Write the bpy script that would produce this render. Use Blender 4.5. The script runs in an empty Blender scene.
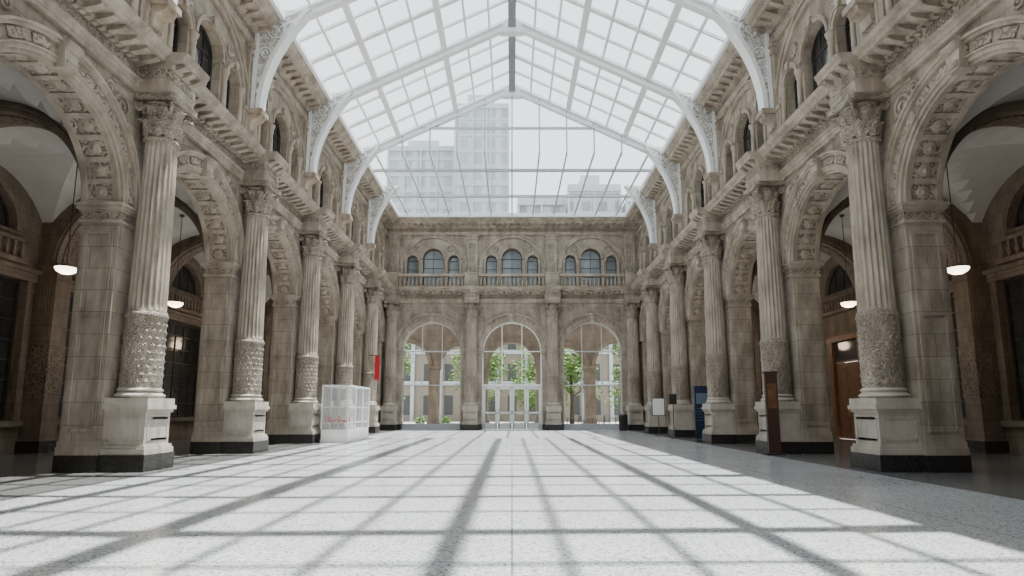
import bpy, bmesh, math, random
from mathutils import Vector, Matrix
random.seed(7)
COL=bpy.context.scene.collection
pi=math.pi
T=lambda x,y,z: Matrix.Translation((x,y,z))
R=lambda a,ax: Matrix.Rotation(a,4,ax)

# ------------------------------------------------------------------ mesh builder
class MB:
    def __init__(s): s.v=[];s.f=[];s.m=[]; s.sm=[]
    def add(s,vs,fs,m=0,sm=False):
        o=len(s.v); s.v+=[tuple(v) for v in vs]
        for f in fs:
            s.f.append([o+i for i in f]); s.m.append(m); s.sm.append(sm)
    def box(s,x0,x1,y0,y1,z0,z1,m=0):
        s.add([(x0,y0,z0),(x1,y0,z0),(x1,y1,z0),(x0,y1,z0),(x0,y0,z1),(x1,y0,z1),(x1,y1,z1),(x0,y1,z1)],
              [(0,3,2,1),(4,5,6,7),(0,1,5,4),(1,2,6,5),(2,3,7,6),(3,0,4,7)],m)
    def prism(s,poly,axis,a0,a1,m=0):
        def P(p,a):
            if axis=='x': return (a,p[0],p[1])
            if axis=='y': return (p[0],a,p[1])
            return (p[0],p[1],a)
        n=len(poly)
        vs=[P(p,a0) for p in poly]+[P(p,a1) for p in poly]
        fs=[list(range(n))[::-1],list(range(n,2*n))]
        for i in range(n):
            j=(i+1)%n; fs.append((i,j,n+j,n+i))
        s.add(vs,fs,m)
    def ring(s,cx,cz,r0,r1,y0,y1,a0=0,a1=pi,n=28,m=0):
        vs=[];fs=[]
        for i in range(n+1):
            a=a0+(a1-a0)*i/n; c,q=math.cos(a),math.sin(a)
            vs+=[(cx+r0*c,y0,cz+r0*q),(cx+r1*c,y0,cz+r1*q),(cx+r1*c,y1,cz+r1*q),(cx+r0*c,y1,cz+r0*q)]
        for i in range(n):
            o=4*i
            for k in range(4):
                l=(k+1)%4; fs.append((o+k,o+l,o+4+l,o+4+k))
        fs.append((0,1,2,3)); e=4*n; fs.append((e+3,e+2,e+1,e))
        s.add(vs,fs,m)
    def lathe(s,prof,cx=0,cy=0,n=24,m=0,sm=True):
        vs=[];fs=[];k=len(prof)
        for i in range(n):
            a=2*pi*i/n
            for r,z in prof: vs.append((cx+r*math.cos(a),cy+r*math.sin(a),z))
        for i in range(n):
            j=(i+1)%n
            for q in range(k-1): fs.append((i*k+q,j*k+q,j*k+q+1,i*k+q+1))
        s.add(vs,fs,m,sm)
        s.add([vs[i*k] for i in range(n)],[tuple(range(n))],m)
        s.add([vs[i*k+k-1] for i in range(n)],[tuple(range(n))],m)
    def bar(s,p0,p1,w,h,m=0):
        p0=Vector(p0);p1=Vector(p1);d=(p1-p0).normalized()
        up=Vector((0,0,1)) if abs(d.z)<.95 else Vector((0,1,0))
        a=d.cross(up).normalized()*w/2; b=a.cross(d).normalized()*h/2
        vs=[]
        for p in (p0,p1): vs+=[p-a-b,p+a-b,p+a+b,p-a+b]
        s.add(vs,[(0,1,2,3),(7,6,5,4),(0,1,5,4),(1,2,6,5),(2,3,7,6),(3,0,4,7)],m)
    def tube(s,pts,rad,n=8,m=0):
        vs=[];fs=[];k=len(pts)
        for i,p in enumerate(pts):
            p=Vector(p); q=Vector(pts[min(i+1,k-1)])-Vector(pts[max(i-1,0)]); q.normalize()
            up=Vector((0,1,0)) if abs(q.y)<.9 else Vector((1,0,0))
            a=q.cross(up).normalized(); b=a.cross(q)
            r=rad[i] if isinstance(rad,(list,tuple)) else rad
            for j in range(n):
                t=2*pi*j/n; vs.append(p+a*r*math.cos(t)+b*r*math.sin(t))
        for i in range(k-1):
            for j in range(n):
                l=(j+1)%n; fs.append((i*n+j,i*n+l,(i+1)*n+l,(i+1)*n+j))
        fs.append(tuple(range(n))); fs.append(tuple(range((k-1)*n,k*n)))
        s.add(vs,fs,m,True)
    def merge(s,o,M=Matrix.Identity(4)):
        b=len(s.v); s.v+=[tuple(M@Vector(v)) for v in o.v]
        s.f+=[[b+i for i in f] for f in o.f]; s.m+=o.m; s.sm+=o.sm
    def mesh(s,name,mats,recalc=True):
        me=bpy.data.meshes.new(name); me.from_pydata(s.v,[],s.f)
        for m in mats: me.materials.append(m)
        me.polygons.foreach_set('material_index',s.m)
        me.polygons.foreach_set('use_smooth',s.sm)
        if recalc:
            bm=bmesh.new(); bm.from_mesh(me); bmesh.ops.recalc_face_normals(bm,faces=bm.faces); bm.to_mesh(me); bm.free()
        me.update(); return me

def put(name,me,M=Matrix.Identity(4),parent=None,label=None,cat=None,group=None,kind=None):
    o=bpy.data.objects.new(name,me); COL.objects.link(o)
    if parent: o.parent=parent; o.matrix_local=M
    else: o.matrix_world=M
    if label: o['label']=label
    if cat: o['category']=cat
    if group: o['group']=group
    if kind: o['kind']=kind
    return o
def thing(name,parts,M,label,cat,group=None):
    e=put(name,None,M,None,label,cat,group); e.empty_display_size=.3
    for p in parts:
        put(p[0],p[1],p[2] if len(p)>2 and p[2] is not None else Matrix.Identity(4),e,label=p[3] if len(p)>3 else None)
    return e
def struct(name,me,M=Matrix.Identity(4),label=None):
    return put(name,me,M,None,label or name.replace('_',' '),'building part',None,'structure')

# ------------------------------------------------------------------ materials
def newmat(name):
    m=bpy.data.materials.new(name); m.use_nodes=True
    nt=m.node_tree; b=nt.nodes['Principled BSDF']; return m,nt,b
def N(nt,t,**k):
    n=nt.nodes.new(t)
    for a,v in k.items():
        if a in n.inputs: n.inputs[a].default_value=v
        else: setattr(n,a,v)
    return n
def plain(name,col,rough=.5,metal=0,var=.06,scale=6,emit=0):
    m,nt,b=newmat(name); L=nt.links
    tc=N(nt,'ShaderNodeTexCoord'); no=N(nt,'ShaderNodeTexNoise'); no.inputs['Scale'].default_value=scale; no.inputs['Detail'].default_value=4
    L.new(tc.outputs['Object'],no.inputs['Vector'])
    cr=N(nt,'ShaderNodeValToRGB'); cr.color_ramp.elements[0].position=.3; cr.color_ramp.elements[1].position=.7
    cr.color_ramp.elements[0].color=(*[max(0,c*(1-var)) for c in col],1); cr.color_ramp.elements[1].color=(*[min(1,c*(1+var)) for c in col],1)
    L.new(no.outputs['Fac'],cr.inputs['Fac']); L.new(cr.outputs['Color'],b.inputs['Base Color'])
    b.inputs['Roughness'].default_value=rough; b.inputs['Metallic'].default_value=metal
    if emit:
        b.inputs['Emission Color'].default_value=(*col,1); b.inputs['Emission Strength'].default_value=emit
    return m
def stone(name,c0,c1,joints=True,carve=0,cs=7,rough=.75):
    m,nt,b=newmat(name); L=nt.links
    tc=N(nt,'ShaderNodeTexCoord'); sx=N(nt,'ShaderNodeSeparateXYZ'); L.new(tc.outputs['Object'],sx.inputs[0])
    no=N(nt,'ShaderNodeTexNoise'); no.inputs['Scale'].default_value=1.1; no.inputs['Detail'].default_value=8; no.inputs['Roughness'].default_value=.68
    mp=N(nt,'ShaderNodeMapping'); mp.inputs['Scale'].default_value=(1.9,1.9,.7)
    L.new(tc.outputs['Object'],mp.inputs[0]); L.new(mp.outputs[0],no.inputs['Vector'])
    cr=N(nt,'ShaderNodeValToRGB'); cr.color_ramp.elements[0].position=.34; cr.color_ramp.elements[1].position=.64
    cr.color_ramp.elements[0].color=(*c0,1); cr.color_ramp.elements[1].color=(*c1,1)
    L.new(no.outputs['Fac'],cr.inputs['Fac']); col=cr.outputs['Color']
    fine=N(nt,'ShaderNodeTexNoise'); fine.inputs['Scale'].default_value=28; fine.inputs['Detail'].default_value=5; L.new(tc.outputs['Object'],fine.inputs['Vector'])
    h=fine.outputs['Fac']
    bump=N(nt,'ShaderNodeBump'); bump.inputs['Strength'].default_value=.25; bump.inputs['Distance'].default_value=.02
    if joints:
        ad=N(nt,'ShaderNodeMath',operation='ADD'); L.new(sx.outputs[0],ad.inputs[0]); L.new(sx.outputs[1],ad.inputs[1])
        cb=N(nt,'ShaderNodeCombineXYZ'); L.new(ad.outputs[0],cb.inputs[0]); L.new(sx.outputs[2],cb.inputs[1])
        br=N(nt,'ShaderNodeTexBrick'); L.new(cb.outputs[0],br.inputs['Vector'])
        br.inputs['Scale'].default_value=1; br.inputs['Brick Width'].default_value=.95; br.inputs['Row Height'].default_value=.47
        br.inputs['Mortar Size'].default_value=.008; br.inputs['Color1'].default_value=(1,1,1,1); br.inputs['Color2'].default_value=(.8,.785,.76,1); br.inputs['Mortar'].default_value=(.42,.4,.38,1)
        mx=N(nt,'ShaderNodeMix',data_type='RGBA',blend_type='MULTIPLY'); mx.inputs['Factor'].default_value=.85
        L.new(col,mx.inputs['A']); L.new(br.outputs['Color'],mx.inputs['B']); col=mx.outputs['Result']
    if carve:
        dn=N(nt,'ShaderNodeTexNoise'); dn.inputs['Scale'].default_value=4; L.new(tc.outputs['Object'],dn.inputs['Vector'])
        va=N(nt,'ShaderNodeMix',data_type='RGBA'); va.inputs['Factor'].default_value=.12
        L.new(tc.outputs['Object'],va.inputs['A']); L.new(dn.outputs['Color'],va.inputs['B'])
        vo=N(nt,'ShaderNodeTexVoronoi',feature='F1'); vo.inputs['Scale'].default_value=cs; L.new(va.outputs['Result'],vo.inputs['Vector'])
        wv=N(nt,'ShaderNodeMath',operation='MULTIPLY'); wv.inputs[1].default_value=13; L.new(vo.outputs['Distance'],wv.inputs[0])
        sn=N(nt,'ShaderNodeMath',operation='SINE'); L.new(wv.outputs[0],sn.inputs[0])
        mr=N(nt,'ShaderNodeMapRange'); mr.inputs['From Min'].default_value=-1; L.new(sn.outputs[0],mr.inputs['Value'])
        cr2=N(nt,'ShaderNodeValToRGB'); cr2.color_ramp.elements[0].color=(1-carve*.58,1-carve*.61,1-carve*.64,1); cr2.color_ramp.elements[1].position=.5
        L.new(mr.outputs[0],cr2.inputs['Fac'])
        mx=N(nt,'ShaderNodeMix',data_type='RGBA',blend_type='MULTIPLY'); mx.inputs['Factor'].default_value=1
        L.new(col,mx.inputs['A']); L.new(cr2.outputs['Color'],mx.inputs['B']); col=mx.outputs['Result']
        h=mr.outputs[0]; bump.inputs['Strength'].default_value=.65; bump.inputs['Distance'].default_value=.03
    L.new(h,bump.inputs['Height']); L.new(bump.outputs[0],b.inputs['Normal'])
    L.new(col,b.inputs['Base Color']); b.inputs['Roughness'].default_value=rough
    return m
S0=(.205,.167,.127); S1=(.45,.388,.315)
m_stone=stone('sandstone_ashlar',S0,S1)
m_smooth=stone('sandstone_smooth',S0,S1,joints=False)
m_carved=stone('sandstone_carved',S0,S1,joints=False,carve=.9,cs=7)
m_carvedf=stone('sandstone_carved_fine',S0,S1,joints=False,carve=.9,cs=10)
m_cap=stone('sandstone_capital',S0,S1,joints=False,carve=.75,cs=14)
m_ped=stone('limestone_pedestal',(.33,.295,.25),(.52,.475,.41),joints=False)
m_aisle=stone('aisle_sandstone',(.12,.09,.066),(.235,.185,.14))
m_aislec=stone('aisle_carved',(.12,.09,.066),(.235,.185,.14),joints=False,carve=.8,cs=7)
m_black=plain('black_granite',(.03,.028,.027),.25,0,.4,20)
m_white=plain('white_painted_steel',(.8,.82,.82),.45,0,.03)
m_endbar=plain('grey_white_glazing_bar',(.5,.53,.54),.45,0,.03)
m_whitec=stone('white_cast_ornament',(.6,.59,.56),(.78,.77,.75),joints=False,carve=.85,cs=6,rough=.5)
m_grey=plain('grey_ridge_steel',(.22,.24,.25),.4)
m_plaster=plain('vault_plaster',(.5,.485,.45),.8,0,.05,2)
m_dark=plain('dark_window_frame',(.03,.028,.026),.4)
m_wood=plain('brown_oak',(.16,.075,.035),.4,0,.3,9)
m_red=plain('red_enamel',(.5,.015,.02),.4)
m_blue=plain('navy_print',(.015,.03,.07),.4)
m_paper=plain('white_paper',(.85,.85,.83),.6,0,.02)
m_brown=plain('rust_brown_metal',(.06,.03,.022),.45)
m_leaf=plain('green_leaves',(.15,.26,.06),.6,0,.5,3)
m_bark=plain('tree_bark',(.10,.075,.05),.9,0,.3,12)
m_pave=plain('light_paving',(.36,.35,.32),.8,0,.15,.7)
m_lamp=plain('warm_lamp_glass',(1,.82,.6),.3,0,0,1,6)
m_roofslab=plain('lead_roof',(.4,.4,.4),.7)
def glassmat(name,tint,ior,rough=.02):
    m=bpy.data.materials.new(name); m.use_nodes=True; nt=m.node_tree; nt.nodes.clear(); L=nt.links
    o=nt.nodes.new('ShaderNodeOutputMaterial'); t=nt.nodes.new('ShaderNodeBsdfTransparent'); t.inputs[0].default_value=(*tint,1)
    g=nt.nodes.new('ShaderNodeBsdfGlossy'); g.inputs['Roughness'].default_value=rough
    fr=nt.nodes.new('ShaderNodeFresnel'); fr.inputs[0].default_value=ior
    mx=nt.nodes.new('ShaderNodeMixShader'); L.new(fr.outputs[0],mx.inputs[0]); L.new(t.outputs[0],mx.inputs[1]); L.new(g.outputs[0],mx.inputs[2])
    L.new(mx.outputs[0],o.inputs[0]); return m
m_glass=glassmat('clear_thin_glass',(.92,.95,.95),1.3)
m_glass2=glassmat('roof_glass',(.92,.95,.96),1.03)
def dglass(name,c0,c1):
    m,nt,b=newmat(name)
    no=N(nt,'ShaderNodeTexNoise'); no.inputs['Scale'].default_value=1.3; cr=N(nt,'ShaderNodeValToRGB')
    cr.color_ramp.elements[0].color=(*c0,1); cr.color_ramp.elements[1].color=(*c1,1)
    nt.links.new(no.outputs['Fac'],cr.inputs['Fac']); nt.links.new(cr.outputs['Color'],b.inputs['Base Color']); b.inputs['Roughness'].default_value=.08
    return m
m_dglass=dglass('dark_window_glass',(.012,.012,.012),(.07,.07,.065))
m_bglass=dglass('blue_grey_window_glass',(.10,.12,.13),(.34,.38,.40))
# terrazzo floor
m_floor,nt,b=newmat('grey_terrazzo'); L=nt.links
tc=N(nt,'ShaderNodeTexCoord')
vo=N(nt,'ShaderNodeTexVoronoi'); vo.inputs['Scale'].default_value=52; L.new(tc.outputs['Object'],vo.inputs['Vector'])
cr=N(nt,'ShaderNodeValToRGB'); e=cr.color_ramp.elements; e[0].color=(.16,.165,.17,1); e[1].color=(.56,.57,.575,1); e[1].position=.8
x_=e.new(.28); x_.color=(.40,.41,.415,1)
sxx=N(nt,'ShaderNodeSeparateColor'); L.new(vo.outputs['Color'],sxx.inputs[0]); L.new(sxx.outputs[0],cr.inputs['Fac'])
n2=N(nt,'ShaderNodeTexNoise'); n2.inputs['Scale'].default_value=.5; n2.inputs['Detail'].default_value=5; L.new(tc.outputs['Object'],n2.inputs['Vector'])
cr3=N(nt,'ShaderNodeValToRGB'); cr3.color_ramp.elements[0].color=(.84,.84,.84,1); cr3.color_ramp.elements[0].position=.3; cr3.color_ramp.elements[1].position=.7
L.new(n2.outputs['Fac'],cr3.inputs['Fac'])
mx=N(nt,'ShaderNodeMix',data_type='RGBA',blend_type='MULTIPLY'); mx.inputs['Factor'].default_value=1
L.new(cr.outputs['Color'],mx.inputs['A']); L.new(cr3.outputs['Color'],mx.inputs['B'])
sp=N(nt,'ShaderNodeSeparateXYZ'); L.new(tc.outputs['Object'],sp.inputs[0])
def jl(src,period):
    a=N(nt,'ShaderNodeMath',operation='PINGPONG'); a.inputs[1].default_value=period/2; L.new(src,a.inputs[0])
    c=N(nt,'ShaderNodeMath',operation='LESS_THAN'); c.inputs[1].default_value=.01; L.new(a.outputs[0],c.inputs[0]); return c.outputs[0]
j1=jl(sp.outputs[0],5.0); j2=jl(sp.outputs[1],5.0)
jm=N(nt,'ShaderNodeMath',operation='MAXIMUM'); L.new(j1,jm.inputs[0]); L.new(j2,jm.inputs[1])
js=N(nt,'ShaderNodeMath',operation='MULTIPLY'); js.inputs[1].default_value=.7; L.new(jm.outputs[0],js.inputs[0])
mj=N(nt,'ShaderNodeMix',data_type='RGBA'); mj.inputs['B'].default_value=(.08,.08,.08,1); L.new(js.outputs[0],mj.inputs['Factor']); L.new(mx.outputs['Result'],mj.inputs['A'])
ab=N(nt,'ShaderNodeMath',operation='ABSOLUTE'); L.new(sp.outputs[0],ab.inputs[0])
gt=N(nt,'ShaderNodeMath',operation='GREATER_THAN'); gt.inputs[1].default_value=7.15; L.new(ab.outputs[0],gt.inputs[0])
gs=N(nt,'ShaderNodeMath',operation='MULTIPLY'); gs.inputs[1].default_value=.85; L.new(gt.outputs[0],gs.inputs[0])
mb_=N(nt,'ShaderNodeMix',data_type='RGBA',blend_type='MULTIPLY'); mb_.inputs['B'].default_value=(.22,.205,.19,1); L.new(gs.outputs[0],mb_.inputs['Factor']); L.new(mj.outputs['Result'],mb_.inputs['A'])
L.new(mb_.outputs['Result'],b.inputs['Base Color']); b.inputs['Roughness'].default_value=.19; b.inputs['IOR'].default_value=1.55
def facade(name,wall,win,bw=3,rh=3.6,ms=.55):
    m,nt,b=newmat(name); L=nt.links
    tc=N(nt,'ShaderNodeTexCoord'); s=N(nt,'ShaderNodeSeparateXYZ'); L.new(tc.outputs['Object'],s.inputs[0])
    ad=N(nt,'ShaderNodeMath',operation='ADD'); L.new(s.outputs[0],ad.inputs[0]); L.new(s.outputs[1],ad.inputs[1])
    cb=N(nt,'ShaderNodeCombineXYZ'); L.new(ad.outputs[0],cb.inputs[0]); L.new(s.outputs[2],cb.inputs[1])
    br=N(nt,'ShaderNodeTexBrick'); br.offset=0; L.new(cb.outputs[0],br.inputs['Vector'])
    br.inputs['Scale'].default_value=1; br.inputs['Brick Width'].default_value=bw; br.inputs['Row Height'].default_value=rh; br.inputs['Mortar Size'].default_value=ms; br.inputs['Mortar Smooth'].default_value=0
    br.inputs['Color1'].default_value=(*win,1); br.inputs['Color2'].default_value=(*[c*.85 for c in win],1); br.inputs['Mortar'].default_value=(*wall,1)
    L.new(br.outputs['Color'],b.inputs['Base Color']); b.inputs['Roughness'].default_value=.6; return m
m_tower=facade('tower_facade',(.47,.52,.55),(.37,.42,.46))
m_office=facade('office_facade',(.46,.47,.47),(.29,.32,.34),2.6,3.4,.6)
m_townhall=facade('stone_facade',(.26,.215,.17),(.07,.07,.07),2.4,3.6,.7)
m_bldtrim=plain('pale_concrete',(.46,.50,.52),.7,0,.05,.3)

# ------------------------------------------------------------------ layout constants
WX=8.42; TH=.8; D=37.6; AW=6.08; PH=.55
YK=[12.46+5*k for k in range(-1,6)]
BAYS=[(YK[i]+YK[i+1])/2 for i in range(6)]
ML=T(-WX,0,0)@R(pi/2,'Z'); MR=T(WX,0,0)@R(-pi/2,'Z'); MK=T(0,D,0)
ENT0,ENT1=8.27,9.2; EAVE=13.95; EX=7.6; RIDGE=17.6; YB=-7.5; YG=YK[4]
BW=5.3
def wall_open(mb,u0,u1,z0,z1,ops,d0,d1,m=0,n=22):
    cur=u0
    for uc,hw,zs,zt,arch in sorted(ops):
        if uc-hw>cur+1e-4: mb.box(cur,uc-hw,d0,d1,z0,z1,m)
        if zs>z0: mb.box(uc-hw,uc+hw,d0,d1,z0,zs,m)
        if arch:
            for i in range(n):
                a=pi-pi*i/n; b_=pi-pi*(i+1)/n
                p=(uc+hw*math.cos(a),zt+hw*math.sin(a)); q=(uc+hw*math.cos(b_),zt+hw*math.sin(b_))
                mb.prism([p,q,(q[0],z1),(p[0],z1)],'y',d0,d1,m)
        elif zt<z1: mb.box(uc-hw,uc+hw,d0,d1,zt,z1,m)
        cur=uc+hw
    if u1>cur+1e-4: mb.box(cur,u1,d0,d1,z0,z1,m)

# ------------------------------------------------------------------ column
def leaf(mb,ang,z0,h,w,r0,curl,m=0):
    rows=9; vs=[];fs=[]
    for i in range(rows+1):
        s=i/rows
        r=r0+.03+curl*(s**2.2); z=z0+h*math.sin(min(s*1.9,pi*.66))
        hw=w*(.75+.35*math.sin(s*pi*.9))*(1 if s<.75 else (1-s)*3.2+.2)*(1+.22*(i%2))
        for k,(o,dr) in enumerate(((-1,-.035),(-.5,.0),(0,.045),(.5,.0),(1,-.035))):
            rr=r+dr; a=ang
            vs.append((rr*math.cos(a)-o*hw*math.sin(a),rr*math.sin(a)+o*hw*math.cos(a),z))
    for i in range(rows):
        for k in range(4): fs.append((i*5+k,i*5+k+1,i*5+5+k+1,i*5+5+k))
    mb.add(vs,fs,m,True)
cy=-.42
def sq(mb,h,z0,z1,m=0,y1=0.0): mb.box(-h,h,cy-h,min(cy+h,y1),z0,z1,m)
a=MB(); sq(a,.53,0,.34); plinth=a.mesh('column_plinth',[m_black])
a=MB()
sq(a,.51,.34,.46);sq(a,.48,.46,.52);sq(a,.43,.52,1.2);sq(a,.47,1.2,1.27);sq(a,.51,1.27,1.36);sq(a,.48,1.36,1.42)
for s in (-1,1):
    f=cy-.43
    a.box(-.34,.34,f-.012,f+.005,.62,.66);a.box(-.34,.34,f-.012,f+.005,1.06,1.1)
    a.box(s*.34-.02,s*.34+.02,f-.012,f+.005,.62,1.1)
    x=s*.432; a.box(x-.012,x+.012,cy-.32,cy+.34,.62,.66);a.box(x-.012,x+.012,cy-.32,cy+.34,1.06,1.1)
    a.box(x-.012,x+.012,cy-.34,cy-.3,.62,1.1);a.box(x-.012,x+.012,cy+.31,cy+.35,.62,1.1)
pedestal=a.mesh('column_pedestal',[m_ped])
a=MB()
sq(a,.48,1.42,1.5)
prof=[(.46,1.5)]+[(.435+.045*math.sin(t*pi/6),1.5+.1*(t/6)) for t in range(7)]+[(.42,1.61),(.41,1.64)]+[(.41+.03*math.sin(t*pi/6),1.64+.06*t/6) for t in range(7)]+[(.4,1.72)]
a.lathe(prof,0,cy,32); cbase=a.mesh('column_base',[m_ped])
a=MB(); prof=[(.395,1.7),(.395,3.2),(.41,3.22),(.425,3.27),(.41,3.32),(.39,3.34),(.39,3.38)]
a.lathe(prof,0,cy,32,0)
for r in range(9):
    for k in range(16):
        an=2*pi*(k+.5*(r%2))/16; z=1.84+r*.155
        M=T(0,cy,0)@R(an,'Z')@T(.397,0,z)
        q=MB(); q.add([(-.01,0,-.08),(-.01,.068,0),(-.01,0,.08),(-.01,-.068,0),(.02,0,0)],[(0,1,4),(1,2,4),(2,3,4),(3,0,4)]); a.merge(q,M)
cband=a.mesh('carved_band',[m_cap])
a=MB(); nf=20; per=6; vs=[];fs=[]
zs=[3.38,3.44,3.5,5.0,6.3,7.1,7.16,7.22]
for zi,z in enumerate(zs):
    Rr=.37-.05*((z-3.38)/3.9)**1.3
    dep=0 if zi in (0,7) else (.02 if zi in (1,6) else .038)
    for k in range(nf*per):
        t=(k%per)/per; rr=Rr-(dep*math.sin(pi*min(1,t/.82)) if t<.82 else 0)
        an=2*pi*k/(nf*per); vs.append((rr*math.cos(an),cy+rr*math.sin(an),z))
n_=nf*per
for i in range(len(zs)-1):
    for k in range(n_): fs.append((i*n_+k,i*n_+(k+1)%n_,(i+1)*n_+(k+1)%n_,(i+1)*n_+k))
a.add(vs,fs,0); cshaft=a.mesh('fluted_shaft',[m_smooth])
a=MB(); a.lathe([(.33,7.2),(.37,7.22),(.385,7.26),(.37,7.3),(.31,7.32),(.31,7.7),(.33,7.95),(.40,8.1)],0,cy,32)
q=MB()
for k in range(8): leaf(q,2*pi*k/8+.2,7.3,.36,.11,.33,.17)
for k in range(8): leaf(q,2*pi*(k+.5)/8+.2,7.35,.6,.11,.32,.22)
for k in range(4):
    an=pi/4+k*pi/2
    sp_=[]
    for i in range(22):
        t=i/21; ra=.11*(1-t*.8); th=t*3.6*pi
        sp_.append(((.52+ra*math.cos(th+pi/2))*1.0,0,8.0+ra*math.sin(th+pi/2)))
    w=MB(); w.tube([(.36,0,7.75),(.42,0,7.95)]+sp_,.036,6); q.merge(w,R(an,'Z'))
a.merge(q,T(0,cy,0))
pts=[]
for k in range(4):
    an=pi/4+k*pi/2; c=Vector((math.cos(an),math.sin(an)))*.66; p=Vector((-c.y,c.x)).normalized()*.06
    pts+=[c-p,c+p]
    mid=Vector((math.cos(an+pi/4),math.sin(an+pi/4)))
    pts+=[mid*.42+Vector((-mid.y,mid.x))*-.15,mid*.40,mid*.42+Vector((-mid.y,mid.x))*.15]
a.prism([(p[0],min(p[1]+cy,-.0)) for p in pts],'z',8.14,8.27)
capital=a.mesh('corinthian_capital',[m_cap])
COLP=[('plinth',plinth,None,'black granite plinth'),('pedestal',pedestal,None,'pale limestone pedestal'),('base_moulding',cbase),('carved_band',cband,None,'diaper-carved lower drum'),('shaft',cshaft,None,'fluted shaft'),('capital',capital,None,'leafy corinthian capital')]

# ------------------------------------------------------------------ pier
def pier_parts(top,hw,th):
    a=MB(); a.box(-hw-.05,hw+.05,-.04,th+.04,0,.34); p0=a.mesh('pier_plinth',[m_black])
    a=MB(); a.box(-hw-.04,hw+.04,-.03,th+.03,.34,.5,1); a.box(-hw-.02,hw+.02,-.02,th+.02,.5,.62,1)
    a.box(-hw,hw,0,th,.62,top-.42)
    for s in (-1,1):
        x=s*(hw+.012)
        a.box(x-.02,x+.02,.08,.16,.8,top-.6); a.box(x-.02,x+.02,th-.16,th-.08,.8,top-.6)
        a.box(x-.02,x+.02,.16,th-.16,.8,.88); a.box(x-.02,x+.02,.16,th-.16,top-.68,top-.6)
        a.box(x-.02,x+.02,.16,th-.16,3.2,3.3)
    p1=a.mesh('pier_shaft',[m_stone,m_smooth])
    a=MB()
    for z0,z1,o in ((top-.42,top-.36,.04),(top-.36,top-.18,.015),(top-.18,top-.13,.05),(top-.13,top-.06,.09),(top-.06,top,.12)):
        a.box(-hw-o,hw+o,-o,th+o,z0,z1,1 if o==.015 else 0)
    p2=a.mesh('pier_impost',[m_smooth,m_carvedf])
    return [('plinth',p0,None,'black granite plinth'),('pier_shaft',p1),('impost',p2,None,'moulded impost block')]
SPR=5.65; RAD=1.93; SPB=5.1; RDB=2.0; HWB=.65
PIER=pier_parts(SPR,PH,TH); PIERB=pier_parts(SPB,HWB,.9)

# ------------------------------------------------------------------ arch surround
def arch_parts(r,zc,th,m1=m_smooth,m2=m_carved):
    a=MB()
    for r0,r1,dd in ((r,r+.09,-.05),(r+.09,r+.12,-.09),(r+.12,r+.36,-.03),(r+.36,r+.42,-.12),(r+.42,r+.47,-.17)):
        a.ring(0,zc,r0,r1,dd,.02)
        a.ring(0,zc,r0,r1,th-.02,th-dd)
    p0=a.mesh('archivolt',[m1])
    a=MB(); n=13
    for i in range(n):
        c=pi*(i+.5)/n; w=pi/n*.36
        a.ring(0,zc,r+.15,r+.33,-.065,-.02,c-w,c+w,4,0)
    p1=a.mesh('voussoir_panels',[m2])
    a=MB(); a.ring(0,zc,r-.07,r+.01,0,.13); a.ring(0,zc,r-.07,r+.01,th-.13,th)
    a.ring(0,zc,r-.03,r+.01,.13,th-.13,0,pi,28,1)
    for i in range(n+1):
        c=pi*i/n; a.ring(0,zc,r-.065,r,.13,th-.13,c-.03,c+.03,1)
    for i in range(n):
        c=pi*(i+.5)/n
        q=MB(); q.lathe([(.0,.06),(.05,.05),(.08,.02),(.12,.035),(.15,0)],0,0,10)
        a.merge(q,T(0,th/2,zc)@R(-c,'Y')@T(r-.025,0,0)@R(-pi/2,'Y'))
    p2=a.mesh('soffit',[m1,m2])
    a=MB(); a.prism([(-.13,zc+r-.08),(.13,zc+r-.08),(.2,zc+r+.5),(-.2,zc+r+.5)],'y',-.2,.03)
    q=MB(); q.lathe([(0,-.17),(.1,-.17),(.1,.17),(0,.17)],0,0,14); a.merge(q,T(0,-.2,zc+r+.38)@R(pi/2,'Y'))
    q=MB(); q.lathe([(0,-.12),(.06,-.12),(.06,.12),(0,.12)],0,0,14); a.merge(q,T(0,-.2,zc+r+.02)@R(pi/2,'Y'))
    p3=a.mesh('keystone',[m1])
    return [('archivolt',p0),('voussoir_panels',p1,None,'carved voussoir panels'),('soffit',p2,None,'coffered soffit with rosettes'),('keystone',p3,None,'scrolled keystone')]
ARCH=arch_parts(RAD,SPR,TH); ARCHB=arch_parts(RDB,SPB,.9)
def spiral(cx,cz,r,turn,y=-.03,sg=1):
    return [(cx+sg*r*(1-.85*i/24)*math.cos(turn*i/24*2*pi),y,cz+r*(1-.85*i/24)*math.sin(turn*i/24*2*pi)) for i in range(25)]
def spandrel_parts(half):
    out=[]
    for s in (-1,1):
        a=MB()
        x=s*(half-.82); z=ENT0-.55
        a.tube(spiral(x,z,.27,1.7,sg=-s),.035,6); a.tube(spiral(x-s*.42,z+.22,.15,1.5,sg=s),.026,6); a.tube(spiral(x+s*.02,z-.5,.16,1.5,sg=s),.028,6)
        for k in range(9):
            an=k*2*pi/9; q=MB(); q.add([(0,-.05,0),(.05,-.02,.09),(0,-.03,.2),(-.05,-.02,.09)],[(0,1,2,3)]); a.merge(q,T(x,0,z)@R(an,'Y')@T(0,0,.16)@Matrix.Scale(.8,4))
        a.box(x-.35,x+.35,-.03,0,ENT0-.1,ENT0-.06)
        out.append(('spandrel_carving',a.mesh('spandrel_carving',[m_smooth])))
    return out
SPAN=spandrel_parts(2.5); SPANB=spandrel_parts(2.65)

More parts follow.
